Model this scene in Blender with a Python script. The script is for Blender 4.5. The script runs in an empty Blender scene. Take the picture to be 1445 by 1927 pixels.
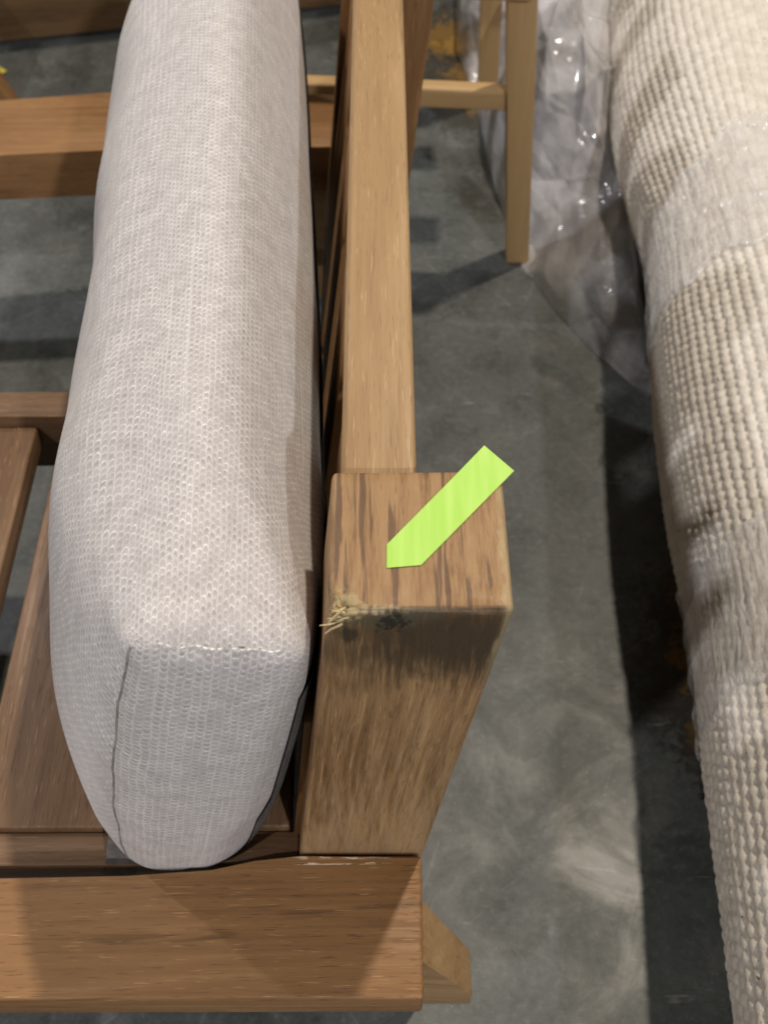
import bpy, bmesh, math, random
import numpy as np
from mathutils import Vector, Matrix

random.seed(7)
rng = np.random.default_rng(7)
S = bpy.context.scene
C = S.collection

# ------------------------------------------------------------------ camera
CAM_H = 1.0
PITCH = 53.5                       # degrees below the horizontal
cd = bpy.data.cameras.new('camera')
cam = bpy.data.objects.new('camera', cd); C.objects.link(cam)
cam.location = (0, 0, CAM_H)
cam.rotation_mode = 'QUATERNION'
cam.rotation_quaternion = (Matrix.Rotation(math.radians(90 - PITCH), 3, 'X') @ Matrix.Rotation(-0.005, 3, 'Z')).to_quaternion()
cd.sensor_fit = 'VERTICAL'; cd.sensor_height = 36.0
cd.lens = 2009 / 1927 * 36.0
cd.clip_start = 0.01; cd.clip_end = 60
cd.dof.use_dof = True; cd.dof.focus_distance = 0.60; cd.dof.aperture_fstop = 10
S.camera = cam

# ------------------------------------------------------------------ light of the hall
w = bpy.data.worlds.new('World'); S.world = w; w.use_nodes = True
bg = w.node_tree.nodes['Background']
bg.inputs['Color'].default_value = (1.0, 0.95, 0.88, 1); bg.inputs['Strength'].default_value = 0.095

def lamp(name, ax, ay, h, power, col, size=0.22):
    d = bpy.data.lights.new(name, 'AREA'); d.shape = 'DISK'; d.size = size
    d.energy = power; d.color = col
    o = bpy.data.objects.new(name, d); C.objects.link(o)
    o.location = (0.0 + ax * h, 0.5 + ay * h, h)
    v = Vector((0.0, 0.5, 0.3)) - o.location
    o.rotation_euler = v.to_track_quat('-Z', 'Y').to_euler()
    return o
lamp('hall_lamp', 0.265, 0.31, 6.0, 235, (1.0, 0.87, 0.71))
lamp('hall_lamp', 0.52, -1.20, 5.2, 255, (0.97, 0.95, 0.97))
lamp('hall_lamp', -0.58, -0.62, 5.4, 125, (1.0, 0.945, 0.91))
lamp('hall_lamp', -0.88, 0.66, 5.0, 145, (0.96, 0.95, 0.98))
S.view_settings.view_transform = 'Standard'; S.view_settings.look = 'None'
S.view_settings.exposure = 0.02; S.view_settings.gamma = 1.0

# ------------------------------------------------------------------ helpers
def tag(o, label=None, cat=None, kind=None, group=None):
    if label: o['label'] = label
    if cat: o['category'] = cat
    if kind: o['kind'] = kind
    if group: o['group'] = group
    return o

def empty(name, loc, label, cat, group=None):
    o = bpy.data.objects.new(name, None); C.objects.link(o); o.location = loc
    o.empty_display_size = 0.05
    bpy.context.view_layer.update()
    return tag(o, label, cat, None, group)

def link(name, me, mat, parent=None):
    o = bpy.data.objects.new(name, me); C.objects.link(o)
    if mat: me.materials.append(mat)
    if parent is not None:
        o.parent = parent
        p = parent; off = Vector((0, 0, 0))
        while p is not None:
            off += p.location; p = p.parent
        if parent.type == 'EMPTY':
            o.location = -off
    return o

def set_grain(me, axis, off=None):
    ax = Vector(axis).normalized()
    ref = Vector((0, 0, 1)) if abs(ax.z) < 0.8 else Vector((1, 0, 0))
    b = ax.cross(ref).normalized(); c = ax.cross(b)
    n = len(me.vertices)
    co = np.empty(n * 3, np.float32); me.vertices.foreach_get('co', co); co = co.reshape(-1, 3)
    M = np.array([ax, b, c], np.float32)
    g = co @ M.T
    if off is None: off = rng.uniform(-5, 5, 3)
    g = g + np.array(off, np.float32)
    at = me.attributes.new('grain', 'FLOAT_VECTOR', 'POINT')
    at.data.foreach_set('vector', g.astype(np.float32).ravel())

def finish(name, bm, mat, parent, axis=None, bevel=0.002, seg=2, off=None, smooth=True):
    if bevel > 0:
        bmesh.ops.bevel(bm, geom=list(bm.edges), offset=bevel, offset_type='OFFSET', segments=seg, profile=0.5, affect='EDGES', clamp_overlap=True)
    bmesh.ops.recalc_face_normals(bm, faces=list(bm.faces))
    me = bpy.data.meshes.new(name); bm.to_mesh(me); bm.free()
    if axis is not None: set_grain(me, axis, off)
    if smooth:
        me.shade_smooth()
        me.set_sharp_from_angle(angle=math.radians(40))
    return link(name, me, mat, parent)

def loft(name, rings, mat, parent, axis=None, bevel=0.002, seg=2, off=None):
    """solid through a list of rings (each the same number of points)"""
    bm = bmesh.new()
    R = [[bm.verts.new(p) for p in r] for r in rings]
    n = len(R[0])
    for a, b in zip(R, R[1:]):
        for i in range(n):
            bm.faces.new((a[i], a[(i + 1) % n], b[(i + 1) % n], b[i]))
    bm.faces.new(R[0][::-1]); bm.faces.new(R[-1])
    return finish(name, bm, mat, parent, axis, bevel, seg, off)

def box(name, x0, x1, y0, y1, z0, z1, mat, parent, axis=(1, 0, 0), bevel=0.002, seg=2, off=None):
    r = lambda z: [(x0, y0, z), (x1, y0, z), (x1, y1, z), (x0, y1, z)]
    return loft(name, [r(z0), r(z1)], mat, parent, axis, bevel, seg, off)

def prism(name, poly, z0, z1, mat, parent, axis=(1, 0, 0), bevel=0.002, seg=2, off=None):
    return loft(name, [[(x, y, z0) for x, y in poly], [(x, y, z1) for x, y in poly]], mat, parent, axis, bevel, seg, off)

def tube(bm, pts, rad, n=6):
    pts = [Vector(p) for p in pts]; prev = None
    rads = rad if isinstance(rad, (list, tuple)) else [rad] * len(pts)
    for i, p in enumerate(pts):
        d = (pts[min(i + 1, len(pts) - 1)] - pts[max(i - 1, 0)]).normalized()
        ref = Vector((0, 0, 1)) if abs(d.z) < 0.9 else Vector((1, 0, 0))
        a = d.cross(ref).normalized(); b = d.cross(a)
        ring = [bm.verts.new(p + (a * math.cos(2 * math.pi * k / n) + b * math.sin(2 * math.pi * k / n)) * rads[i]) for k in range(n)]
        if prev:
            for k in range(n):
                bm.faces.new((prev[k], prev[(k + 1) % n], ring[(k + 1) % n], ring[k]))
        else: bm.faces.new(ring[::-1])
        prev = ring
    bm.faces.new(prev)

def grid_mesh(name, V, nu, nv, wrap_u=False, uv=None):
    """V: (nv, nu, 3) array"""
    idx = np.arange(nu * nv).reshape(nv, nu)
    a = idx[:-1, :]; b = idx[1:, :]
    if wrap_u:
        f = np.stack([a, np.roll(a, -1, 1), np.roll(b, -1, 1), b], -1).reshape(-1, 4)
    else:
        f = np.stack([a[:, :-1], a[:, 1:], b[:, 1:], b[:, :-1]], -1).reshape(-1, 4)
    me = bpy.data.meshes.new(name)
    me.vertices.add(nu * nv); me.vertices.foreach_set('co', V.astype(np.float32).ravel())
    me.loops.add(f.size); me.loops.foreach_set('vertex_index', f.astype(np.int32).ravel())
    me.polygons.add(len(f)); me.polygons.foreach_set('loop_start', np.arange(0, f.size, 4, dtype=np.int32))
    me.update(calc_edges=True); me.validate()
    me.shade_smooth()
    if uv is not None:
        l = me.uv_layers.new(name='UVMap')
        l.data.foreach_set('uv', uv.reshape(-1, 2)[f.ravel()].astype(np.float32).ravel())
    return me

def wobble(x, y, seed, freq, octaves=3):
    r = np.random.default_rng(seed); out = np.zeros_like(x); amp = 1.0; tot = 0
    for o in range(octaves):
        for k in range(4):
            th = r.uniform(0, 2 * np.pi); ph = r.uniform(0, 2 * np.pi); fr = freq * r.uniform(.7, 1.4)
            out += amp * np.sin((x * np.cos(th) + y * np.sin(th)) * fr + ph)
        tot += 4 * amp; amp *= .5; freq *= 2.1
    return out / tot * 2

# ------------------------------------------------------------------ materials
class N:
    def __init__(s, name):
        s.m = bpy.data.materials.new(name); s.m.use_nodes = True
        s.t = s.m.node_tree; s.n = s.t.nodes; s.l = s.t.links
        s.b = s.n['Principled BSDF']; s.out = s.n['Material Output']
    def put(s, v, sock):
        if isinstance(v, (int, float)): sock.default_value = v
        elif isinstance(v, (tuple, list)):
            if sock.type == 'RGBA' and len(v) == 3: v = (*v, 1)
            sock.default_value = v
        else: s.l.new(v, sock)
    def math(s, op, a, b=0.0, c=0.0, clamp=False):
        n = s.n.new('ShaderNodeMath'); n.operation = op; n.use_clamp = clamp
        s.put(a, n.inputs[0]); s.put(b, n.inputs[1])
        if len(n.inputs) > 2: s.put(c, n.inputs[2])
        return n.outputs[0]
    def vmul(s, v, sc):
        n = s.n.new('ShaderNodeVectorMath'); n.operation = 'MULTIPLY'; s.put(v, n.inputs[0]); s.put(sc, n.inputs[1]); return n.outputs[0]
    def vadd(s, v, o):
        n = s.n.new('ShaderNodeVectorMath'); n.operation = 'ADD'; s.put(v, n.inputs[0]); s.put(o, n.inputs[1]); return n.outputs[0]
    def dist(s, v, p):
        n = s.n.new('ShaderNodeVectorMath'); n.operation = 'DISTANCE'; s.put(v, n.inputs[0]); s.put(p, n.inputs[1]); return n.outputs['Value']
    def noise(s, v, scale=1.0, detail=4, rough=.55, dist=0.0, color=False):
        n = s.n.new('ShaderNodeTexNoise'); s.put(v, n.inputs['Vector']); n.inputs['Scale'].default_value = scale
        n.inputs['Detail'].default_value = detail; n.inputs['Roughness'].default_value = rough; n.inputs['Distortion'].default_value = dist
        return n.outputs['Color' if color else 'Fac']
    def ramp(s, v, a, b, lo=0.0, hi=1.0):
        n = s.n.new('ShaderNodeMapRange'); n.interpolation_type = 'SMOOTHSTEP'
        s.put(v, n.inputs['Value']); n.inputs['From Min'].default_value = a; n.inputs['From Max'].default_value = b
        n.inputs['To Min'].default_value = lo; n.inputs['To Max'].default_value = hi
        return n.outputs['Result']
    def mix(s, f, a, b, kind='MIX'):
        n = s.n.new('ShaderNodeMix'); n.data_type = 'RGBA'; n.blend_type = kind
        s.put(f, n.inputs[0]); s.put(a, n.inputs[6]); s.put(b, n.inputs[7]); return n.outputs[2]
    def sep(s, v):
        n = s.n.new('ShaderNodeSeparateXYZ'); s.put(v, n.inputs[0]); return n.outputs
    def comb(s, x, y, z):
        n = s.n.new('ShaderNodeCombineXYZ'); s.put(x, n.inputs[0]); s.put(y, n.inputs[1]); s.put(z, n.inputs[2]); return n.outputs[0]
    def bump(s, h, strength, dist):
        n = s.n.new('ShaderNodeBump'); n.inputs['Strength'].default_value = strength; n.inputs['Distance'].default_value = dist
        s.put(h, n.inputs['Height']); s.l.new(n.outputs[0], s.b.inputs['Normal'])
        return n
    def obj(s): return s.n.new('ShaderNodeTexCoord').outputs['Object']
    def uv(s): return s.n.new('ShaderNodeTexCoord').outputs['UV']
    def attr(s, name):
        n = s.n.new('ShaderNodeAttribute'); n.attribute_name = name; return n.outputs['Vector']

def wood(name, dark, mid, light, streak=0.35, pores=0.5, rough=0.5, ring=0.2, bump=0.25, extra=None, spec=0.35, fibre=0.0, fleck=0.35):
    k = N(name); g = k.attr('grain')
    broad = k.noise(k.vmul(g, (2.2, 22, 22)), 1, 4, .55, .4)
    fine = k.noise(k.vmul(g, (9, 260, 260)), 1, 5, .6)
    xs = k.sep(g)
    warp = k.noise(k.vmul(g, (3, 9, 9)), 1, 3, .5)
    rr = k.math('SQRT', k.math('ADD', k.math('POWER', k.math('ADD', k.math('FRACT', xs[1]), .35), 2), k.math('POWER', k.math('ADD', k.math('FRACT', xs[2]), .22), 2)))
    rings = k.math('SINE', k.math('ADD', k.math('MULTIPLY', rr, 560), k.math('MULTIPLY', warp, 26)))
    tone = k.math('ADD', k.math('MULTIPLY', broad, .62), k.math('MULTIPLY', fine, .38))
    tone = k.math('ADD', tone, k.math('MULTIPLY', rings, ring * .12))
    col = k.mix(k.ramp(tone, .30, .52), dark, mid)
    col = k.mix(k.ramp(tone, .50, .70), col, light)
    st = k.ramp(k.noise(k.vmul(g, (7, 120, 120)), 1, 3, .5, .8), .60, .72)
    col = k.mix(k.math('MULTIPLY', st, streak), col, tuple(c * .38 for c in dark))
    po = k.ramp(k.noise(k.vmul(g, (55, 900, 900)), 1, 2, .5), .60, .70)
    col = k.mix(k.math('MULTIPLY', po, pores), col, tuple(c * .45 for c in dark))
    fl = k.ramp(k.noise(k.vmul(k.vadd(g, (3, 7, 1)), (46, 850, 850)), 1, 2, .5), .63, .72)
    col = k.mix(k.math('MULTIPLY', fl, fleck), col, tuple(min(1, c * 1.45 + .03) for c in light))
    k.top = None
    height = k.math('SUBTRACT', k.math('ADD', k.math('MULTIPLY', fine, .6), k.math('MULTIPLY', broad, .4)), k.math('MULTIPLY', po, .5))
    if fibre:
        fb = k.noise(k.vmul(g, (14, 380, 380)), 1, 4, .6, .35)
        height = k.math('ADD', height, k.math('MULTIPLY', fb, fibre))
        col = k.mix(k.ramp(fb, .38, .52, .45, 0), col, tuple(c * .45 for c in dark))
        col = k.mix(k.ramp(fb, .56, .70, 0, .60), col, tuple(min(1, c * 1.2) for c in light))
    # broad worn / handled patches
    wear = k.noise(k.vmul(g, (5, 9, 9)), 1, 3, .6)
    col = k.mix(k.ramp(wear, .35, .70, .0, .30), col, light)
    if extra: col = extra(k, col)
    if k.top: height = k.math('ADD', k.math('MULTIPLY', height, k.math('SUBTRACT', 1.0, k.top[0])), k.math('MULTIPLY', k.top[1], k.top[0]))
    k.put(col, k.b.inputs['Base Color'])
    k.put(k.ramp(fine, .3, .7, rough + .1, rough - .08), k.b.inputs['Roughness'])
    k.b.inputs['Specular IOR Level'].default_value = spec
    k.bump(height, bump, .0012)
    return k.m

W_CHAIR = wood('chair_wood', (.132, .060, .022), (.250, .129, .050), (.345, .195, .088), streak=.40, fleck=.45, bump=.35)
def chipped(k, col):
    x, y, z = k.sep(k.obj())
    d = k.noise(k.vmul(k.obj(), (75, 900, 900)), 1, 3, .6)
    m = k.math('MULTIPLY', k.math('MULTIPLY', k.ramp(y, .2385, .2405), k.ramp(d, .50, .56)), k.math('MULTIPLY', k.ramp(x, -.066, -.056), k.ramp(x, .006, -.006)))
    lines = k.math('MAXIMUM', k.ramp(k.math('ABSOLUTE', k.math('SUBTRACT', y, .2452)), .0011, .0005), k.ramp(k.math('ABSOLUTE', k.math('SUBTRACT', y, .2412)), .0009, .0004))
    return k.mix(k.math('MULTIPLY', m, lines), col, (.80, .72, .58))
W_RAIL = wood('side_rail_wood', (.132, .060, .022), (.250, .129, .050), (.345, .195, .088), streak=.45, fleck=.55, bump=.4, extra=chipped)
W_TOP = wood('top_rail_wood', (.245, .140, .062), (.355, .225, .108), (.45, .305, .160), streak=.32, pores=.4)
W_SLAT = wood('seat_slat_wood', (.082, .043, .022), (.145, .082, .042), (.24, .148, .085), streak=.25, fleck=.6)
W_LIGHT = wood('stool_wood', (.38, .235, .105), (.48, .315, .145), (.55, .375, .185), streak=.08, pores=.15, ring=.1, bump=.1, fleck=.1)
W_DARK = wood('bench_wood', (.10, .055, .022), (.17, .10, .045), (.22, .135, .065), streak=.3, pores=.2)

def mould(k, col):
    o = k.obj(); x, y, z = k.sep(o)
    on_top = k.math('MULTIPLY', k.ramp(z, .5785, .5815), k.ramp(y, .2508, .2522))
    ts = k.noise(k.vmul(o, (150, 16, 1)), 1, 4, .55, .35); tf = k.noise(k.vmul(o, (620, 60, 1)), 1, 3, .6, .4)
    tcol = k.mix(k.ramp(ts, .38, .60), (.255, .142, .060), (.335, .200, .092))
    tcol = k.mix(k.ramp(tf, .35, .65, 0, .6), tcol, (.38, .24, .118))
    dk = k.ramp(k.noise(k.vmul(k.vadd(o, (2, 5, 0)), (210, 13, 1)), 1, 3, .5, .45), .56, .63)
    tcol = k.mix(k.math('MULTIPLY', dk, .75), tcol, (.100, .055, .034))
    tcol = k.mix(k.ramp(k.noise(k.vmul(o, (900, 90, 1)), 1, 2, .5), .62, .72, 0, .5), tcol, (.16, .085, .04))
    col = k.mix(on_top, col, tcol); k.top = (on_top, k.math('MULTIPLY', tf, .8))
    face = k.ramp(y, .2535, .2515)                              # only on the near face, where the water got in
    streaky = k.noise(k.vmul(o, (340, 100, 22)), 1, 5, .65)
    chip = k.noise(k.vmul(o, (330, 330, 330)), 1, 4, .7)
    pale = k.ramp(k.math('ADD', k.math('MULTIPLY', k.noise(k.vmul(o, (150, 60, 11)), 1, 4, .6), 1.0), k.math('MULTIPLY', k.math('SUBTRACT', .42, z), 1.6)), .44, .80, 0, .55)
    col = k.mix(k.math('MULTIPLY', k.math('MULTIPLY', pale, k.ramp(z, .50, .40)), k.ramp(y, .2535, .2515)), col, (.48, .33, .185))
    blot = k.noise(k.vmul(o, (30, 30, 22)), 1, 4, .6)
    def ell(cx, cz, rx, rz):
        a = k.math('POWER', k.math('DIVIDE', k.math('SUBTRACT', x, cx), rx), 2)
        b = k.math('POWER', k.math('DIVIDE', k.math('SUBTRACT', z, cz), rz), 2)
        return k.math('SQRT', k.math('ADD', a, b))
    rag = k.math('ADD', k.math('MULTIPLY', k.math('SUBTRACT', streaky, .5), 2.0), k.math('MULTIPLY', k.math('SUBTRACT', blot, .5), 1.5))
    big = k.ramp(k.math('ADD', ell(.032, .560, .046, .040), rag), 1.45, .35)
    col = k.mix(k.math('MULTIPLY', k.math("MULTIPLY", big, face), .90), col, (.034, .027, .018))
    wide = k.math('MULTIPLY', k.ramp(k.math('ADD', ell(.012, .590, .075, .090), rag), 1.25, .45), k.ramp(z, .43, .52))
    col = k.mix(k.math('MULTIPLY', k.math('MULTIPLY', wide, face), .55), col, (.065, .042, .020))
    grey = k.ramp(k.math('ADD', ell(-.004, .589, .034, .017), rag), 1.2, .6)
    col = k.mix(k.math('MULTIPLY', k.math('MULTIPLY', grey, face), .65), col, (.095, .085, .055))
    spot = k.ramp(k.math('ADD', ell(.0035, .577, .0075, .0070), k.math('MULTIPLY', k.math('MULTIPLY', k.math('SUBTRACT', chip, .5), 4.0), 1.0)), 1.15, .55)
    col = k.mix(k.math('MULTIPLY', k.math('MULTIPLY', spot, face), .85), col, (.012, .014, .012))
    spot2 = k.ramp(k.math('ADD', ell(-.017, .566, .006, .007), k.math('MULTIPLY', rag, .6)), 1.25, .55)
    col = k.mix(k.math('MULTIPLY', k.math('MULTIPLY', spot2, face), .7), col, (.016, .016, .012))
    # raw, broken wood on the near left corner and the worn right arris
    d = k.dist(k.vmul(o, (1, 1.0, 1.0)), (-.020, .252, .587))
    raw = k.ramp(k.math('ADD', k.math('MULTIPLY', d, 92), k.math('MULTIPLY', k.math('SUBTRACT', chip, .5), 2.2)), 1.1, .60)
    col = k.mix(k.math('MULTIPLY', raw, .70), col, (.46, .37, .19))
    edge = k.math('ADD', k.math('MULTIPLY', k.math('ABSOLUTE', k.math('SUBTRACT', z, .5862)), 300), k.math('MULTIPLY', k.math('ABSOLUTE', k.math('SUBTRACT', y, .2505)), 240))
    lip = k.ramp(k.math('ADD', edge, k.math('ADD', k.math('MULTIPLY', rag, 1.6), k.math('MULTIPLY', x, 14))), .9, .2)
    col = k.mix(k.math('MULTIPLY', k.math('MULTIPLY', lip, k.ramp(x, .016, .000, .12, 1.0)), .6), col, (.56, .45, .27))
    re = k.ramp(k.math('ADD', k.math('MULTIPLY', k.math('ABSOLUTE', k.math('SUBTRACT', k.math('SUBTRACT', x, k.math('MULTIPLY', k.math('SUBTRACT', z, .587), .098)), .0575)), 260), k.math('MULTIPLY', rag, 1.5)), 1.0, .2)
    up = k.ramp(z, .50, .56)
    col = k.mix(k.math('MULTIPLY', k.math('MULTIPLY', re, up), .55), col, (.45, .36, .20))
    return col
W_POST = wood('post_wood', (.185, .098, .040), (.325, .190, .085), (.45, .29, .150), streak=.20, extra=mould, fibre=.8, bump=.55, ring=.2, fleck=.5)

def floor_material():
    k = N('concrete'); o = k.obj(); x, y, z = k.sep(o)
    n1 = k.noise(o, 3.2, 6, .6, .4); n2 = k.noise(o, 11, 6, .65, .6); n3 = k.noise(o, 60, 4, .6); n4 = k.noise(k.vadd(o, (5, 3, 1)), 26, 5, .7, 1.0)
    t = k.math('ADD', k.math('MULTIPLY', n1, .45), k.math('ADD', k.math('MULTIPLY', n2, .38), k.math('MULTIPLY', n4, .17)))
    col = k.mix(k.ramp(t, .36, .50), (.044, .052, .049), (.092, .102, .098))
    col = k.mix(k.ramp(t, .50, .66), col, (.140, .153, .147))
    col = k.mix(k.ramp(n3, .58, .74, 0, .30), col, (.07, .072, .066))
    n5 = k.noise(k.vadd(o, (8, 2, 4)), 17, 7, .72, .3)
    col = k.mix(k.ramp(n5, .52, .66, 0, .55), col, (.158, .165, .158))
    col = k.mix(k.ramp(n5, .46, .34, 0, .60), col, (.050, .053, .048))
    n6 = k.noise(k.vadd(o, (3, 8, 2)), 130, 4, .7)
    col = k.mix(k.ramp(n6, .50, .72, 0, .30), col, (.235, .238, .23))
    col = k.mix(k.ramp(n6, .48, .32, 0, .35), col, (.055, .057, .052))
    n7 = k.noise(o, 520, 3, .7)
    col = k.mix(k.ramp(n7, .52, .72, 0, .50), col, (.03, .032, .029))
    vc = k.n.new('ShaderNodeTexVoronoi'); vc.feature = 'DISTANCE_TO_EDGE'; vc.inputs['Scale'].default_value = 3.1
    k.put(k.vadd(o, k.vmul(k.noise(o, 9, 5, .65, color=True), (.22, .22, 0))), vc.inputs['Vector'])
    hair = k.math('MULTIPLY', k.ramp(vc.outputs['Distance'], .0042, .0012), k.ramp(k.noise(k.vadd(o, (9, 1, 5)), 4, 2, .5), .50, .60))
    col = k.mix(k.math('MULTIPLY', hair, .65), col, (.020, .022, .020))
    ws = k.ramp(k.noise(k.vadd(o, (4, 4, 4)), 380, 1, .5), .775, .80)
    col = k.mix(k.math('MULTIPLY', ws, .7), col, (.5, .5, .48))
    for ang, sc_ in ((.6, 7), (2.2, 9), (1.2, 5)):
        rx = k.math('ADD', k.math('MULTIPLY', x, math.cos(ang)), k.math('MULTIPLY', y, math.sin(ang))); ry = k.math('SUBTRACT', k.math('MULTIPLY', y, math.cos(ang)), k.math('MULTIPLY', x, math.sin(ang)))
        ln = k.noise(k.comb(k.math('MULTIPLY', rx, sc_), k.math('MULTIPLY', ry, sc_ * 26), ang), 1, 2, .5, .25)
        col = k.mix(k.ramp(ln, .705, .74, 0, .22), col, (.26, .265, .255))
        col = k.mix(k.ramp(ln, .285, .25, 0, .30), col, (.028, .030, .027))
    sp = k.ramp(k.noise(o, 210, 2, .5), .70, .78)
    col = k.mix(k.math('MULTIPLY', sp, .5), col, (.05, .05, .045))
    # trowel sweeps and light scuffs
    sw = k.noise(k.vmul(o, (34, 4.0, 1)), 1, 4, .6, 1.6)
    col = k.mix(k.ramp(sw, .60, .74, 0, .07), col, (.30, .30, .29))
    sc = k.ramp(k.noise(k.vmul(k.vadd(o, (1, 9, 0)), (14, 90, 1)), 1, 3, .6, 1.2), .67, .74)
    col = k.mix(k.math('MULTIPLY', sc, .4), col, (.38, .38, .37))
    # old orange paint and rust
    rag = k.noise(o, 60, 7, .8, .8)
    def blob(cx, cy, r, amt, c, col, thr=(1.25, .8)):
        d = k.math('MULTIPLY', k.dist(k.vmul(o, (1, 1, 0)), (cx, cy, 0)), 1 / r)
        m = k.ramp(k.math('ADD', d, k.math('MULTIPLY', k.math('SUBTRACT', rag, .5), 3.2)), thr[0], thr[1])
        return k.mix(k.math('MULTIPLY', m, amt), col, c)
    for cx, cy, r, am in ((.118, 1.74, .11, .95), (.150, 1.63, .06, .9), (.138, 1.55, .05, .35), (.345, .60, .05, .5), (.350, .52, .07, .7), (.335, .44, .035, .5)):
        col = blob(cx, cy, r * 1.2, .75, (.035, .030, .022), col)
        col = blob(cx - .01, cy + .02, r * .9, am, (.20, .115, .028), col, (.66, .50))
        col = blob(cx + .012, cy - .01, r * .5, am * .9, (.36, .215, .045), col, (.60, .42))
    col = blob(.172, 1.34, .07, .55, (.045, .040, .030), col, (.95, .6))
    col = blob(.330, .395, .024, .9, (.012, .012, .011), col, (1.0, .8))
    col = blob(.272, .90, .008, .9, (.02, .02, .018), col)
    k.put(col, k.b.inputs['Base Color'])
    k.put(k.ramp(n2, .3, .7, .36, .60), k.b.inputs['Roughness'])
    k.b.inputs['Specular IOR Level'].default_value = .4
    k.bump(k.math('ADD', n2, k.math('MULTIPLY', n3, .3)), .10, .004)
    return k.m

def knit_material():
    k = N('cushion_knit'); uv = k.uv()
    wob = k.noise(uv, 60, 3, .5, color=True)
    n = k.n.new('ShaderNodeVectorMath'); n.operation = 'MULTIPLY_ADD'
    k.put(wob, n.inputs[0]); n.inputs[1].default_value = (.0034, .0062, 0); k.put(uv, n.inputs[2])
    x, y, z = k.sep(n.outputs[0])
    cu = k.math('DIVIDE', x, .0035); cv = k.math('DIVIDE', y, -.0045)
    ci = k.math('FLOOR', cu)
    half = k.math('MULTIPLY', k.math('MODULO', k.math('ABSOLUTE', ci), 2), .5)
    cv2 = k.math('ADD', cv, half)
    a = k.math('SUBTRACT', k.math('FRACT', cu), .5); b = k.math('FRACT', cv2)
    wn = k.n.new('ShaderNodeTexWhiteNoise'); wn.noise_dimensions = '3D'
    k.put(k.comb(ci, k.math('FLOOR', cv2), 0), wn.inputs['Vector'])
    rnd = wn.outputs['Value']
    fz = k.noise(uv, 1500, 3, .6); big = k.noise(uv, 75, 4, .65); rows = k.noise(k.vmul(uv, (620, 14, 1)), 1, 3, .6); yarn = k.noise(uv, 480, 4, .75)
    arc = k.math('ADD', k.math('MULTIPLY', k.math('POWER', k.math('ABSOLUTE', a), 3), 4.2), k.math('ADD', .14, k.math('MULTIPLY', rnd, .16)))
    dd = k.math('ADD', k.math('ABSOLUTE', k.math('SUBTRACT', b, arc)), k.math('MULTIPLY', k.math('SUBTRACT', yarn, .5), .75))
    loop = k.ramp(dd, .20, .03)
    side = k.ramp(k.math('ADD', k.math('ABSOLUTE', a), k.math('MULTIPLY', k.math('SUBTRACT', yarn, .5), .8)), .37, .50)
    thread = k.math('MAXIMUM', k.math('MULTIPLY', loop, k.math('ADD', k.math('MULTIPLY', rnd, .75), .35)), k.math('MULTIPLY', side, .62))
    base = k.mix(k.ramp(big, .3, .7), (.395, .371, .364), (.52, .492, .484))
    base = k.mix(k.ramp(fz, .35, .7, 0, .75), base, (.61, .583, .58))
    base = k.mix(k.ramp(yarn, .55, .75, 0, .5), base, (.78, .76, .745))
    pit = k.math('MULTIPLY', k.ramp(k.math('ABSOLUTE', k.math('SUBTRACT', b, .64)), .34, .08), k.ramp(k.math('ABSOLUTE', a), .40, .14))
    pit = k.math('MULTIPLY', pit, k.ramp(k.noise(k.vadd(uv, (3, 2, 0)), 55, 4, .7), .36, .60, .25, 1.0))
    wn2 = k.n.new('ShaderNodeTexWhiteNoise'); wn2.noise_dimensions = '3D'
    k.put(k.comb(ci, k.math('FLOOR', cv2), 7), wn2.inputs['Vector'])
    col = k.mix(k.math('MULTIPLY', pit, k.math('ADD', .05, k.math('MULTIPLY', k.math('POWER', wn2.outputs['Value'], 1.3), .60))), base, (.30, .275, .262))
    vis = k.ramp(k.math('ADD', k.math('MULTIPLY', big, .55), k.math('MULTIPLY', rows, .55)), .38, .68, .12, 1.0)
    col = k.mix(k.math('MULTIPLY', thread, vis), col, (.84, .81, .81))
    wale = k.ramp(k.noise(k.vmul(uv, (430, 3, 1)), 1, 2, .5), .62, .74)
    col = k.mix(k.math('MULTIPLY', wale, .45), col, (.82, .79, .79))
    k.put(col, k.b.inputs['Base Color'])
    k.b.inputs['Roughness'].default_value = .85; k.b.inputs['Specular IOR Level'].default_value = .2
    k.b.inputs['Sheen Weight'].default_value = .25; k.b.inputs['Sheen Roughness'].default_value = .5
    h = k.math('ADD', k.math('MULTIPLY', k.math('MULTIPLY', thread, vis), .8), k.math('ADD', k.math('MULTIPLY', fz, .35), k.math('MULTIPLY', pit, -.5)))
    k.bump(h, .38, .0007)
    return k.m

def plain(name, col, rough=.6, spec=.3, nscale=120, var=.25, bump=.2):
    k = N(name); o = k.obj(); n = k.noise(o, nscale, 4, .6)
    k.put(k.mix(k.ramp(n, .3, .7), tuple(c * (1 - var) for c in col), tuple(min(1, c * (1 + var)) for c in col)), k.b.inputs['Base Color'])
    k.b.inputs['Roughness'].default_value = rough; k.b.inputs['Specular IOR Level'].default_value = spec
    k.bump(n, bump, .001)
    return k.m

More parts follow.
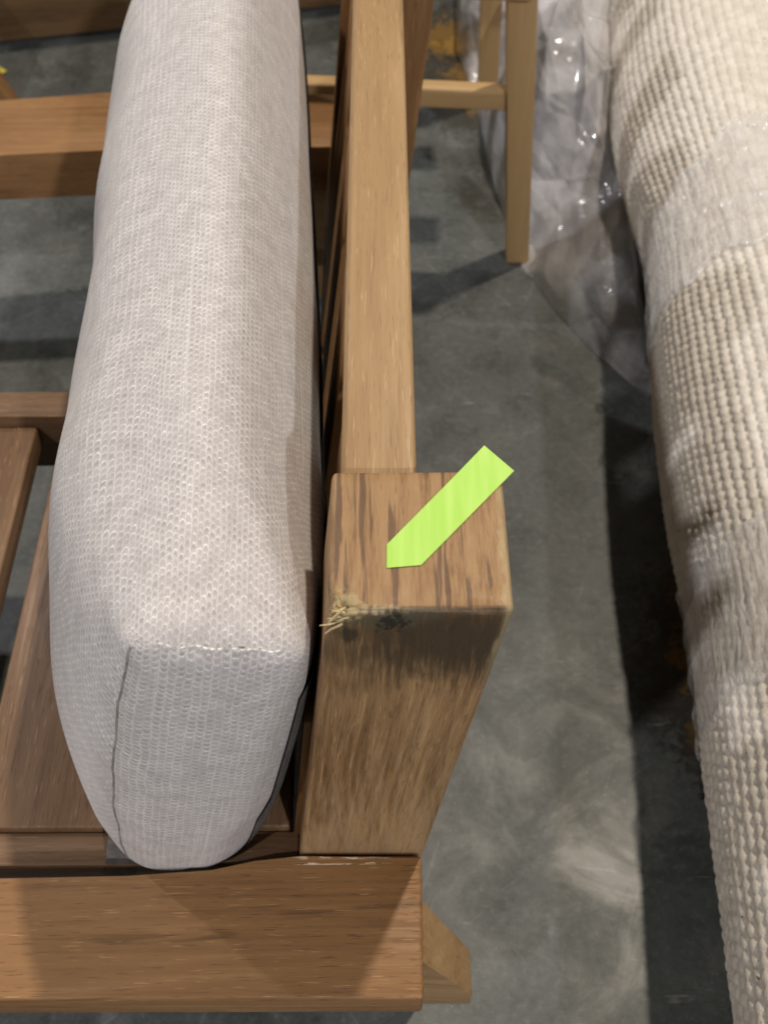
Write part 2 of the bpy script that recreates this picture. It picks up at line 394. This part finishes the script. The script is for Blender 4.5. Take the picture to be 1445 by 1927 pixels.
def rug_material():
    k = N('rug_wool'); o = k.obj(); uv = k.uv()
    f = k.noise(o, 700, 3, .6); b = k.noise(o, 60, 3, .5); c = k.noise(o, 8, 3, .6)
    col = k.mix(k.ramp(b, .35, .65), (.60, .555, .48), (.735, .69, .615))
    col = k.mix(k.ramp(f, .35, .75, 0, .5), col, (.78, .74, .675))
    col = k.mix(k.ramp(c, .5, .75, 0, .25), col, (.58, .52, .44))
    col = k.mix(k.ramp(k.noise(o, 150, 2, .5), .72, .76, 0, .8), col, (.14, .10, .07))
    k.put(col, k.b.inputs['Base Color']); k.b.inputs['Roughness'].default_value = .9
    k.b.inputs['Specular IOR Level'].default_value = .15; k.b.inputs['Sheen Weight'].default_value = .2
    k.bump(f, .6, .0012)
    return k.m

def film(name, col, alo, ahi, scale=14, rough=.12, bump=.5, bscale=70, stretch=(1, 1, 1), facing=.30, cdist=.004, tip=False):
    k = N(name); o = k.obj()
    n = k.noise(o, scale, 4, .6, .5); p = k.vmul(o, stretch)
    def facets(sc, st):
        v = k.n.new('ShaderNodeTexVoronoi'); v.feature = 'DISTANCE_TO_EDGE'; v.inputs['Scale'].default_value = sc
        wv = k.noise(p, sc * .6, 2, .5, color=True)
        k.put(k.vadd(k.vmul(p, st), k.vmul(wv, (.5 / sc, .5 / sc, .5 / sc))), v.inputs['Vector']); return v.outputs['Distance']
    cr = k.math('ADD', facets(bscale, (1, .40, 1)), k.math('ADD', k.math('MULTIPLY', facets(bscale * 2.3, (1, .55, 1)), .40), k.math('MULTIPLY', k.noise(p, bscale * 5, 2, .5), .10)))
    lw = k.n.new('ShaderNodeLayerWeight'); lw.inputs['Blend'].default_value = .35
    al = k.math('ADD', k.ramp(n, .32, .68, alo, ahi), k.math('MULTIPLY', lw.outputs['Facing'], facing), clamp=True)
    if tip: al = k.math('MULTIPLY', al, k.ramp(k.sep(o)[1], .92, 1.28, .50, 1.0))     # single layer at the tip, several further up
    k.put(al, k.b.inputs['Alpha']); k.put(col, k.b.inputs['Base Color'])
    k.b.inputs['Roughness'].default_value = rough; k.b.inputs['Specular IOR Level'].default_value = .9
    k.b.inputs['Coat Weight'].default_value = .6; k.b.inputs['Coat Roughness'].default_value = .05
    k.bump(cr, bump, cdist)
    return k.m

M_FLOOR = floor_material(); M_KNIT = knit_material(); M_RUG = rug_material()
M_LINING = plain('lining_fabric', (.30, .29, .28), .6, .3)
M_SEAM = plain('seam_thread', (.30, .28, .27), .8, .2)
M_STITCH = plain('stitch_thread', (.80, .78, .76), .7, .3)
M_FIBRE = plain('raw_fibre', (.58, .47, .25), .7, .3)
M_BLACK = plain('black_plastic', (.02, .02, .02), .5, .4)
M_YELLOW = plain('yellow_paper', (.62, .52, .08), .7, .3)

# ------------------------------------------------------------------ floor
bm = bmesh.new()
bmesh.ops.create_grid(bm, x_segments=8, y_segments=8, size=12)
me = bpy.data.meshes.new('floor'); bm.to_mesh(me); bm.free()
floor = link('floor', me, M_FLOOR)
tag(floor, 'dark grey polished concrete warehouse floor with orange paint traces', 'floor', 'structure')

# ------------------------------------------------------------------ lounge chair
chair = empty('lounge_chair', (-.3, .65, 0), 'brown hardwood lounge chair frame with damaged, mould stained corner post', 'chair')
RT, RB = .270, .231                              # top and underside of the side rails
near = [(-.72, .1562), (.0236, .1548), (.0246, .2465), (-.058, .2465), (-.090, .2432), (-.118, .2372), (-.175, .2335), (-.26, .2322), (-.72, .231)]
prism('side_rail', near, RB, RT, W_RAIL, chair, (1, 0.01, 0), .0025, 3, (.3, .2, .45))
far = [(-.72, 1.035), (-.43, 1.0455), (-.32, 1.0535), (-.078, 1.0580), (.0246, 1.0605), (.0246, 1.160), (-.078, 1.1625), (-.32, 1.172), (-.455, 1.1535), (-.72, 1.14)]
prism('side_rail', far, RT - .060, RT, W_CHAIR, chair, (1, 0.02, 0), .003, 3)

def post(y0, y1, zb):
    def ring(z, w=0):
        t = (z - .27) / .317
        xl = -.0590 + .0335 * t; xr = .0270 + .0318 * t
        return [(xl, y0, z), (xr, y0, z), (xr, y1, z), (xl, y1, z)]
    return ring
r = post(.2498, .3315, .16)
zs = [.16, .27, .35, .45, .53, .587]
p1 = loft('rear_post', [r(z) for z in zs], W_POST, chair, (.1, 0, 1), .0032, 3, (.13, .31, .27))
r = post(.965, 1.0465, .16)
loft('rear_post', [r(z) for z in zs], W_CHAIR, chair, (.1, 0, 1), .003, 2)
# chew the near left top corner and rough up the worn arrises of the damaged post
me = p1.data
pb = bmesh.new(); pb.from_mesh(me)
zone = [e for e in pb.edges if max(v.co.z for v in e.verts) > .52 and min(v.co.y for v in e.verts) < .34]
bmesh.ops.subdivide_edges(pb, edges=zone, cuts=14, use_grid_fill=True)
bmesh.ops.triangulate(pb, faces=[f for f in pb.faces if len(f.verts) > 4])
for v in pb.verts:
    c = v.co
    n1 = math.sin(c.x * 900 + c.z * 310) * math.sin(c.y * 700 + c.x * 420 + 1) ; n2 = math.sin(c.x * 2300 + 2) * math.sin(c.z * 1500 + c.y * 1900)
    d = (c - Vector((-.0262, .2498, .587))).length
    if d < .017:
        t = (1 - d / .017) ** 1.2
        v.co += Vector((.0042, .0036, -.0046)) * t * (1 + .55 * n1 + .35 * n2)
    # bruised front arris
    da = math.hypot(c.y - .2498, c.z - .587)
    if da < .006:
        t = (1 - da / .006) * (.4 + .6 * max(0, math.sin(c.x * 160 + 1.0)))
        v.co += Vector((0, .0011, -.0013)) * t * (1 + n1)
pb.to_mesh(me); pb.free()
set_fresh = me.attributes.get('grain')
if set_fresh: me.attributes.remove(set_fresh)
set_grain(me, (.1, 0, 1), (.13, .31, .27))
# raised splinters of the broken corner
for i in range(9):
    bm = bmesh.new()
    base = Vector((-.0235 + random.uniform(-.001, .007), .2500 + random.uniform(-.001, .003), .5845 + random.uniform(-.010, .002)))
    ang = random.uniform(-.7, .9); ln = random.uniform(.003, .0085)
    d = Vector((-math.cos(ang), -.35 + random.uniform(-.4, .3), math.sin(ang) * .9)).normalized()
    mid = base + d * ln * .5 + Vector((random.uniform(-.0008, .0008), 0, random.uniform(-.0008, .0012)))
    rr = random.uniform(.00035, .0007)
    tube(bm, [base - d * .002, base, mid, base + d * ln], [rr, rr, rr * .8, rr * .3], 5)
    sp = finish('splinter', bm, M_FIBRE, None, None, 0)
    sp.parent = p1

# top rail, set a little below the post tops
loft('top_rail', [[(-.0230, y, .552), (.0163, y, .552), (.0165, y, .5785), (.0148, y, .5800), (-.0188, y, .5800), (-.0218, y, .5770)] for y in (.3312, .965)], W_TOP, chair, (0, 1, 0), .0008, 2, (.4, .12, .33))

# upright slats of the back
for y in (.335, .487, .640, .790, .905):
    wd = .085 if y < .9 else .058
    loft('back_slat', [[(-.0625, y, .235), (-.0445, y, .235), (-.0445, y + wd, .235), (-.0625, y + wd, .235)],
                       [(-.0205, y, .552), (-.0040, y, .552), (-.0040, y + wd, .552), (-.0205, y + wd, .552)]], W_CHAIR, chair, (.1, 0, 1), .0015, 2)
box('back_rail', -.064, -.018, .3318, .9648, .190, .2345, W_CHAIR, chair, (0, 1, 0), .002)
# narrow filler lath between post and first slat, its edge catching the light
loft('edge_lath', [[(-.0665, .270, .236), (-.0600, .270, .236), (-.0600, .292, .236), (-.0665, .292, .236)],
                   [(-.0470, .270, .430), (-.0405, .270, .430), (-.0405, .292, .430), (-.0470, .292, .430)]], W_CHAIR, chair, (.1, 0, 1), .001, 2)

# seat: ledger strips, slats and the cross bar they butt against
box('ledger_strip', -.70, -.062, .2475, .2715, .222, .2490, W_SLAT, chair, (1, 0, 0), .0015)
for x0, x1 in ((-.43, -.3195), (-.2955, -.188), (-.164, -.068), (-.56, -.454)):
    box('seat_slat', x0, x1, .2722, .6515, .232, .2555, W_SLAT, chair, (0, 1, 0), .0022, 3)
box('cross_bar', -.70, -.066, .6522, .6835, .195, .268, W_SLAT, chair, (1, 0, 0), .002)  # darker slat wood stands in for a shadow lying on the bar
box('front_rail', -.76, -.705, .155, 1.16, .19, .268, W_CHAIR, chair, (0, 1, 0), .003)

# rear legs with a slanted heel cut, black glides below
for ya, yb, yg in ((.187, .230, .209), (1.085, 1.128, 1.106)):
    prof = [(-.060, .100), (.0655, .100), (.0650, .1300), (.0243, .2300), (-.060, .2300)]
    if ya > 1: prof = [(-.110, .100), (-.050, .100), (-.040, .2090), (-.080, .2090), (-.110, .2090)]
    leg = loft('rear_leg', [[(x, ya, z) for x, z in prof], [(x, yb - (.010 if x > .05 else 0), z) for x, z in prof]], W_TOP, chair, (1, 0, -.3), .0015, 2)
    gl = box('foot_block', -.050 - .06 * (ya > 1), .030 - .09 * (ya > 1), yg, yg + .016, 0, .0995, W_DARK, chair, (0, 0, 1), .001)
for ya in (.17, 1.08):
    box('front_leg', -.755, -.71, ya, ya + .05, 0, .1895, W_CHAIR, chair, (0, 0, 1), .002)

# ------------------------------------------------------------------ cushion
cush = empty('cushion', (-.11, .6, .256), 'pale grey knitted back cushion standing upright in the chair', 'cushion')
A, B, H = .0435, .400, .1615                     # half thickness, half length, half height
lean = math.radians(11.5)
def cushion_point(p, face=None):
    """p: point of the unit cube surface -> world"""
    u, v, w_ = p
    hx, hy, hz = A, B, H
    q = Vector((u * hx, v * hy, w_ * hz))
    t_ = min(1, (1 - abs(v)) / .30); r = .0125 + .0285 * t_ * t_ * (3 - 2 * t_)
    if w_ < 0: r = max(r, (.024 if u < 0 else .033) * min(1, -w_ * 2))
    c = Vector((max(-hx + r, min(hx - r, q.x)), max(-hy + r, min(hy - r, q.y)), max(-hz + r, min(hz - r, q.z))))
    d = q - c
    if d.length > 1e-9:
        # radial rounding
        m = max(abs(d.x), abs(d.y), abs(d.z))
        d = d.normalized() * r if m > 1e-9 else d
        # keep faces flat away from edges
        q = c + d
    yv = q.y / hy; zv = q.z / hz; xv = q.x / hx
    sy = (1 - min(1, abs(yv)) ** 11) ; sz = max(0, 1 - abs(zv) ** 2.6) ** .75 if zv > 0 else max(0, 1 - abs(zv) ** 4.2) ** .85 
    ey = min(1, (1 - min(1, abs(yv))) / .42); ey = ey * ey * (3 - 2 * ey)
    crown = max(0, sz) * (.72 * max(0, sy) + .28 * ey)
    x = q.x
    x -= .001 * (yv + 1) / 2 * (.5 - .5 * xv)
    if xv < 0: x += xv * (.050 * crown + .006 * max(0, 1 - zv * zv))
    else: x += xv * .031 * crown
    z = q.z
    sx = max(0, 1 - abs(xv) ** 2.5)
    if zv > 0: z += zv * (.016 * sx * max(0, sy) + .012 * max(0, sy) * ey)
    else:
        z -= .006 * sx * sy
        tuck = max(0, -zv - .55) / .45
        x *= 1 - .05 * tuck * tuck
    y = q.y
    if yv < 0: y += yv * .010 * sx * max(0, 1 - abs(zv) ** 3)
    else: y += yv * .010 * sx * max(0, 1 - abs(zv) ** 3)
    # corner ears on the back, top edge pinched
    if zv > .8 and abs(yv) > .97 and xv > .7: x += .001
    if xv > -.3 and zv > 0: z -= .036 * ((xv + .3) / 1.3) ** 1.6 * zv * ey
    pk = max(0, 1 - (1 - abs(yv)) / .10) * max(0, zv - .35)
    z -= .0022 * pk * (1 + math.sin(q.x * 330 + 1.1)) * .6
    y += .0012 * pk * math.sin(q.x * 420) * (1 if yv < 0 else -1)
    pk2 = max(0, 1 - (1 - abs(yv)) / .09) * max(0, -xv - .3)
    x += .0008 * pk2 * (1 + math.sin(q.z * 95 + 2) + .4 * math.sin(q.z * 240))
    # lumps
    n = math.sin(y * 23 + z * 31 + 1) * .0016 + math.sin(y * 41 - z * 19 + x * 30) * .0011 + math.sin(y * 11 + 2) * .0018
    x += n * (1 if xv < 0 else .3) * crown
    z += (math.sin(y * 17 + 1.3) * .0012 + math.sin(y * 37 + x * 60) * .0008) * (1 if zv > .5 else 0)
    ca, sa = math.cos(lean), math.sin(lean)
    X = x * ca + z * sa; Z = -x * sa + z * ca
    yaw = .064
    Y = y
    X2 = X - yaw * (Y + B) ; Y2 = Y + yaw * X
    return Vector((-.1110 + X2, .246 + B + Y2,   .2345 + H + Z))

def ease(n, k=1.7):
    t = np.linspace(-1, 1, n); return np.sign(t) * (1 - (1 - np.abs(t)) ** k)
bm = bmesh.new(); uvl = bm.loops.layers.uv.new('UVMap')
nx, ny, nz = 26, 120, 40
ex, ey_, ez = ease(nx), ease(ny, 1.5), ease(nz)
cache = {}
def cv(p):
    key = tuple(round(c, 6) for c in p)
    if key not in cache: cache[key] = bm.verts.new(cushion_point(p))
    return cache[key]
def panel(fn, au, av, uvf):
    for i in range(len(au) - 1):
        for j in range(len(av) - 1):
            ps = [fn(au[i], av[j]), fn(au[i + 1], av[j]), fn(au[i + 1], av[j + 1]), fn(au[i], av[j + 1])]
            try: f = bm.faces.new([cv(p) for p in ps])
            except ValueError: continue
            f.smooth = True
            for l, p in zip(f.loops, ps): l[uvl].uv = uvf(p)
panel(lambda a, b: (a, b, 1), ex, ey_, lambda p: (p[0] * A * 1.25, p[1] * B))                 # top
panel(lambda a, b: (-1, a, b), ey_, ez, lambda p: (-A * 1.25 - (1 - p[2]) * H * .80, p[1] * B))    # front
panel(lambda a, b: (1, a, b), ey_, ez, lambda p: (A * 1.25 + (1 - p[2]) * H * 1.08, p[1] * B))      # back
panel(lambda a, b: (a, -1, b), ex, ez, lambda p: (p[0] * A * .84 + .5, -p[2] * H * 1.0))            # near end
panel(lambda a, b: (a, 1, b), ex, ez, lambda p: (p[0] * A * 1.1 + .5, p[2] * H * 1.05))
panel(lambda a, b: (a, b, -1), ex, ey_, lambda p: (p[0] * A, p[1] * B + .7))
bmesh.ops.recalc_face_normals(bm, faces=list(bm.faces))
me = bpy.data.meshes.new('cover'); bm.to_mesh(me); bm.free()
cover = link('cover', me, M_KNIT, cush)

def on(u, v, w_, out=0.0):
    p = cushion_point((u, v, w_))
    c = cushion_point((u * .9, v * .99, w_ * .95))
    return p + (p - c).normalized() * out
# seam down the front edge of the near end, and along its top edge
bm = bmesh.new()
tube(bm, [on(-1, -1, t, .0004) for t in np.linspace(.97, -.98, 40)], .0008, 6)
finish('seam', bm, M_SEAM, cush, None, 0)
bm = bmesh.new()
tube(bm, [on(t, -1, 1, .0002) + Vector((0, .0016, .0002)) for t in np.linspace(-.95, .6, 30)], .0009, 6)
finish('seam', bm, M_SEAM, cush, None, 0)
bm = bmesh.new()
for i in range(17):
    t0 = -.62 + i * .077
    if i in (2, 9): continue
    a = on(t0, -1, 1, .0010) + Vector((0, -.0006, -.0006)); b = on(t0 + .055, -1, 1, .0010) + Vector((0, -.0006, -.0004 + random.uniform(-.0004, .0004)))
    tube(bm, [a, (a + b) / 2 + Vector((0, -.0003, .0003)), b], [.0004, .0008, .0004], 6)
finish('stitching', bm, M_STITCH, cush, None, 0)
# dark lining over the back and under the base
def sheet(fn, au, av, name, out):
    bm = bmesh.new()
    g = [[bm.verts.new(fn(a, b)) for a in au] for b in av]
    for j in range(len(av) - 1):
        for i in range(len(au) - 1):
            bm.faces.new((g[j][i], g[j][i + 1], g[j + 1][i + 1], g[j + 1][i]))
    bmesh.ops.solidify(bm, geom=list(bm.faces), thickness=.0012)
    return finish(name, bm, M_LINING, cush, None, 0)
sheet(lambda a, b: cushion_point((1, a, b)) + Vector((.0022, 0, 0)), np.linspace(-.985, .99, 60), np.linspace(-1, .62, 24), 'back_lining', .002)
for quad in ([(-.178, .268, .330), (-.150, .268, .330), (-.182, .2425, .224), (-.2030, .2425, .224)],):
    bm = bmesh.new()
    f = bm.faces.new([bm.verts.new(v) for v in quad])
    bmesh.ops.solidify(bm, geom=[f], thickness=.0012)
    finish('base_lining', bm, M_LINING, cush, None, 0)

# ------------------------------------------------------------------ sticker
k = N('sticker_film'); o = k.obj()
n = k.noise(k.vmul(o, (190, 14, 1)), 1, 3, .5, .4)
k.put(k.mix(k.ramp(n, .3, .7), (.40, .69, .105), (.48, .76, .155)), k.b.inputs['Base Color'])
k.b.inputs['Roughness'].default_value = .42; k.b.inputs['Specular IOR Level'].default_value = .35
M_STICK = k.m
top = .5874
P5 = [(.0013, .2862), (.0011, .2730), (.0171, .2745), (.0643, .3300), (.0505, .3460)]   # tip shoulder, tip, shoulder, tail corners
bm = bmesh.new()
tipm = [Vector((*p, 0)) for p in P5]
n_seg = 10
left = [tipm[0].lerp(tipm[4], t) for t in np.linspace(0, 1, n_seg)]
right = [tipm[2].lerp(tipm[3], t) for t in np.linspace(0, 1, n_seg)]
def lift(p):
    return Vector((p.x, p.y, top + .0003 + max(0, p.y - .322) ** 1.6 * .25))
L = [bm.verts.new(lift(p)) for p in left]; R_ = [bm.verts.new(lift(p)) for p in right]
tv = bm.verts.new(lift(tipm[1]))
bm.faces.new((tv, R_[0], L[0]))
for i in range(n_seg - 1): bm.faces.new((L[i], R_[i], R_[i + 1], L[i + 1]))
bmesh.ops.recalc_face_normals(bm, faces=list(bm.faces))
bmesh.ops.solidify(bm, geom=list(bm.faces), thickness=.00018)
st = finish('arrow_sticker', bm, M_STICK, None, None, 0)
tag(st, 'bright lime green arrow sticker on top of the damaged corner post', 'sticker')

# ------------------------------------------------------------------ stool
stool = empty('stool', (-.02, 1.40, 0), 'light wood stool with tapered legs beside the clear plastic sheet', 'stool')
def leg(xt, yt, xb, yb, wt, wb, zt=.43):
    def ring(x, y, z, h): return [(x - h, y - h, z), (x + h, y - h, z), (x + h, y + h, z), (x - h, y + h, z)]
    return loft('leg', [ring(xb, yb, 0, wb), ring(xt, yt, zt, wt)], W_LIGHT, stool, (0, 0, 1), .0015, 2)
leg(.154, 1.190, .1895, 1.190, .0175, .0155)
leg(.156, 1.575, .172, 1.590, .0175, .0155)
leg(-.225, 1.225, -.255, 1.222, .0175, .0155)
leg(-.225, 1.60, -.255, 1.61, .0175, .0155)
def bar(x0, y0, x1, y1, z, h, t, name):
    d = Vector((x1 - x0, y1 - y0, 0)).normalized(); s = Vector((-d.y, d.x, 0)) * t
    def ring(x, y):
        p = Vector((x, y, z))
        return [tuple(p - s - Vector((0, 0, h))), tuple(p + s - Vector((0, 0, h))), tuple(p + s + Vector((0, 0, h))), tuple(p - s + Vector((0, 0, h)))]
    return loft(name, [ring(x0, y0), ring(x1, y1)], W_LIGHT, stool, tuple(d), .004, 3)
bar(.156, 1.190, -.225, 1.222, .248, .0135, .011, 'stretcher')
bar(.17, 1.1735, -.245, 1.207, .405, .024, .012, 'apron')
bar(.17, 1.585, -.245, 1.61, .405, .024, .012, 'apron')
for y0 in (1.30, 1.46):
    prism('seat_slat', [(-.27, y0 + .03), (.19, y0), (.19, y0 + .055), (-.27, y0 + .085)], .431, .447, W_LIGHT, stool, (1, 0, 0), .003)

# ------------------------------------------------------------------ bench at the back
bench = empty('bench', (-.45, 1.75, 0), 'dark brown wooden bench side in shade beyond the chair', 'bench')
def bline(x): return 1.735 + .20 * (x + .65)
prism('side_board', [(-1.6, bline(-1.6)), (.03, bline(.03)), (.03, bline(.03) + .03), (-1.6, bline(-1.6) + .03)], .012, .42, W_DARK, bench, (1, .1, 0), .003)
for x in (-1.3, -.05):
    box('leg', x - .03, x + .03, bline(x) + .035, bline(x) + .095, 0, .42, W_DARK, bench, (0, 0, 1), .003)
prism('top_board', [(-1.6, bline(-1.6)), (.03, bline(.03)), (.03, bline(.03) + .4), (-1.6, bline(-1.6) + .4)], .421, .445, W_DARK, bench, (1, .1, 0), .003)
brace = loft('wooden_leg', [[(-.635, 1.545, 0), (-.585, 1.545, 0), (-.585, 1.575, 0), (-.635, 1.575, 0)], [(-.83, 1.63, .4), (-.78, 1.63, .4), (-.78, 1.66, .4), (-.83, 1.66, .4)]], W_CHAIR, None, (0, 0, 1), .002)
tag(brace, 'brown wooden leg slanting up at the far left edge behind the chair rail', 'wooden leg')
bm = bmesh.new()
vs = [(-.655, 1.668), (-.641, 1.672), (-.628, 1.664), (-.634, 1.650), (-.645, 1.655), (-.652, 1.648)]
f = bm.faces.new([bm.verts.new((x, y, .0015 + .003 * (i % 2))) for i, (x, y) in enumerate(vs)])
bmesh.ops.solidify(bm, geom=[f], thickness=.0008)
sc = finish('paper_scrap', bm, M_YELLOW, None, None, 0)
tag(sc, 'tiny yellow paper scrap on the floor by the dark bench', 'scrap')

# ------------------------------------------------------------------ rolled rug
rug = empty('rolled_rug', (.44, .9, 0), 'cream chunky woven rug rolled up and banded with clear wrap', 'rug')
a0 = Vector((.3765, -.42)); a1 = Vector((.515, 1.95))
dvec = a1 - a0; LEN = dvec.length; dvec.normalize(); nvec = Vector((dvec.y, -dvec.x))
R0 = .150
def rug_radius(s, th):
    """s metres along the roll; pinched under the two wraps"""
    Y = s * dvec.y + a0.y
    y1 = Y - 1.06 - .05 * np.cos(th); y2 = Y - .520
    neck = .012 * np.exp(-(y1 / np.where(y1 > 0, .075, .16)) ** 2) + 0.004 * np.exp(-(y2 / np.where(y2 > 0, .06, .11)) ** 2)
    fat = .010 * np.exp(-((Y - 1.27) / .11) ** 2) + .001 * np.exp(-((Y - .68) / .07) ** 2)
    return R0 - neck + fat + .0012 * np.sin(Y * 9 + 1) + .0014 * np.sin(3 * th + Y * 4) + .0012 * np.sin(7 * th - Y * 6)
ncol = 84; per = 7; prow = .0108; nrow = int(LEN / prow); perv = 6
nu = ncol * per; nv = nrow * perv
U, V_ = np.meshgrid(np.arange(nu) / per, np.arange(nv) / perv)
ci = np.floor(U); a = U - ci - .5
V2 = V_ + .5 * (ci % 2) + .10 * np.sin(V_ * .31 + ci * 1.7); ri = np.floor(V2); b = V2 - ri - .5
jit = np.random.default_rng(3).uniform(-1, 1, (ncol + 2, nrow + 4, 3))
J = jit[ci.astype(int), ri.astype(int) % (nrow + 4)]
q = ((a - .08 * J[..., 0]) / (.50 + .05 * J[..., 2])) ** 2 + ((b - .08 * J[..., 1]) / .54) ** 2
bead = np.sqrt(np.clip(1 - q, 0, 1)) * (.0025 + .0007 * J[..., 2]) + .0005 * np.clip(1.3 - q, 0, 1)
TH = U / ncol * 2 * np.pi + .04 * np.sin(V_ * .05); SS = V_ * prow
Yw = SS * dvec.y + a0.y
wrapped = np.maximum(np.exp(-((Yw - 1.00 - .05 * np.cos(TH)) / .085) ** 4), np.exp(-((Yw - .475 - .012 * np.cos(TH)) / .072) ** 4))
bead *= 1 - .45 * wrapped
RR = rug_radius(SS, TH)
ZC = .150
ca = np.cos(TH); sa = np.sin(TH)
sq = 1 - .05 * np.clip(-sa, 0, 1)                    # slightly flattened on the floor
off = (RR + bead)
X = a0.x + dvec.x * SS + nvec.x * ca * off
Y = a0.y + dvec.y * SS + nvec.y * ca * off
Z = ZC + sa * off * sq
me = grid_mesh('woven_body', np.stack([X, Y, Z], -1), nu, nv, wrap_u=True)
body = link('woven_body', me, M_RUG, rug)
for s_end, sg in ((.004, -1), (LEN - .016, 1)):                      # coiled ends of the roll
    th = np.linspace(0, 2 * np.pi, 97); rr_ = np.linspace(.002, .149, 120)
    THc, RC = np.meshgrid(th, rr_)
    ph = (RC / .017 - THc / (2 * np.pi)) % 1
    sv = s_end - sg * .020 * (ph > .82) + .002 * np.sin(RC * 900)
    Vc = np.stack([a0.x + dvec.x * sv + nvec.x * np.cos(THc) * RC, a0.y + dvec.y * sv + nvec.y * np.cos(THc) * RC, ZC + np.sin(THc) * RC * (1 - .05 * np.clip(-np.sin(THc), 0, 1))], -1)
    link('coiled_end', grid_mesh('coiled_end', Vc, 97, 120), M_RUG, rug)

M_WRAP = film('stretch_wrap', (.92, .91, .90), .20, .46, 30, .16, 1.0, 55, (1.0, .40, 1.0), .15, .006)
def wrap(y_mid, half, slant, seed):
    nu_, nv_ = 260, 90
    th = np.linspace(.15, 2 * np.pi + .15, nu_); t = np.linspace(-1, 1, nv_)
    TH, T = np.meshgrid(th, t)
    edge = half * (1 + .10 * np.sin(TH * 5 + seed) + .06 * np.sin(TH * 13))
    Yc = y_mid + slant * np.cos(TH) + T * edge
    s = (Yc - a0.y) / dvec.y
    wr = wobble(TH * 1.2, Yc * 24, seed, 3.5, 3)
    fold = np.abs(((Yc * 46 + np.cos(TH) * 2.2 + .6 * wobble(TH, Yc * 5, seed + 5, 2, 2)) % 2) - 1)
    r = rug_radius(s, TH) + .0038 + .0014 * wr + .0026 * (1 - fold) ** 3
    r += .0022 * np.exp(-((np.abs(T) - .95) / .045) ** 2) * (.6 + .3 * np.sin(TH * 7 + seed)) - .002 * (np.abs(T) > .985)
    X = a0.x + dvec.x * s + nvec.x * np.cos(TH) * r
    Y = a0.y + dvec.y * s + nvec.y * np.cos(TH) * r
    Z = np.maximum(ZC + np.sin(TH) * r * (1 - .05 * np.clip(-np.sin(TH), 0, 1)), .0008)
    me = grid_mesh('plastic_wrap', np.stack([X, Y, Z], -1), nu_, nv_)
    return link('plastic_wrap', me, M_WRAP, rug)
wrap(1.00, .098, .050, 11)
wrap(.475, .078, .012, 23)

# ------------------------------------------------------------------ crumpled plastic sheet on the floor
M_FILM = film('clear_plastic', (.97, .95, .98), .22, .58, 7, .14, .90, 9, facing=.30, cdist=.022, tip=True)
LB = [(.135, 1.95), (.128, 1.72), (.150, 1.58), (.170, 1.33), (.195, 1.165), (.232, 1.08), (.275, 1.00), (.318, .935), (.335, .915)]
RB_ = [(.52, 2.00), (.46, 1.74), (.385, 1.60), (.375, 1.50), (.375, 1.38), (.355, 1.26), (.350, 1.15), (.345, 1.02), (.338, .918)]
def along(P, t):
    P = np.array(P); d = np.r_[0, np.cumsum(np.linalg.norm(np.diff(P, axis=0), axis=1))]; d /= d[-1]
    return np.stack([np.interp(t, d, P[:, 0]), np.interp(t, d, P[:, 1])], -1)
nu_, nv_ = 220, 420
t = np.linspace(0, 1, nv_); e = np.linspace(0, 1, nu_)
Lp = along(LB, t); Rp = along(RB_, t)
E, T = np.meshgrid(e, t)
XY = Lp[:, None, :] * (1 - E[..., None]) + Rp[:, None, :] * E[..., None]
x, y = XY[..., 0], XY[..., 1]
def tri(v): return np.abs((v % 2) - 1)
wx = x + .030 * wobble(x, y, 41, 9, 2); wy = y + .035 * wobble(x, y, 42, 7, 2)
r = np.random.default_rng(5)
h = np.zeros_like(x)
for i in range(10):
    th_ = r.uniform(-.55, .45) if i % 3 else r.uniform(0, np.pi)
    fr = r.uniform(6, 20); c_, s_ = np.cos(th_), np.sin(th_)
    v = (wx * c_ + wy * s_) * fr + r.uniform(0, 2)
    along_ = .5 + .5 * np.sin((-wx * s_ + wy * c_) * r.uniform(6, 16) + r.uniform(0, 6))   # each fold fades out along its length
    h += along_ * ((.75 / fr) * tri(v) + .024 * tri(v) ** 7)
h = h * .42 + .005 * (wobble(wx, wy, 8, 16, 2) + 1)
mound = np.sin(np.pi * np.clip(E, 0, 1)) ** .6
body_h = .012 + .135 * np.interp(T, [0, .25, .5, .75, 1], [1.0, .95, .85, .45, .02])
hz = mound * (body_h + h * np.interp(T, [0, .7, 1], [1.3, 1.0, .2])) + .002
hz += np.clip(E - .55, 0, 1) * np.interp(T, [0, .2, .35, .5], [.46, .38, .12, 0])       # drawn up over the roll
for lx, ly in ((.172, 1.59), (.1895, 1.19)):                            # pushed down round the stool legs
    hz *= np.clip((np.hypot(x - lx, y - ly) - .02) / .11, .05, 1)
hz = np.maximum(hz, .0015)
me = grid_mesh('plastic_sheet', np.stack([x, y, hz], -1), nu_, nv_)
pl = link('plastic_sheet', me, M_FILM)
tag(pl, 'crumpled clear plastic sheet on the floor between stool and rolled rug', 'plastic sheet')
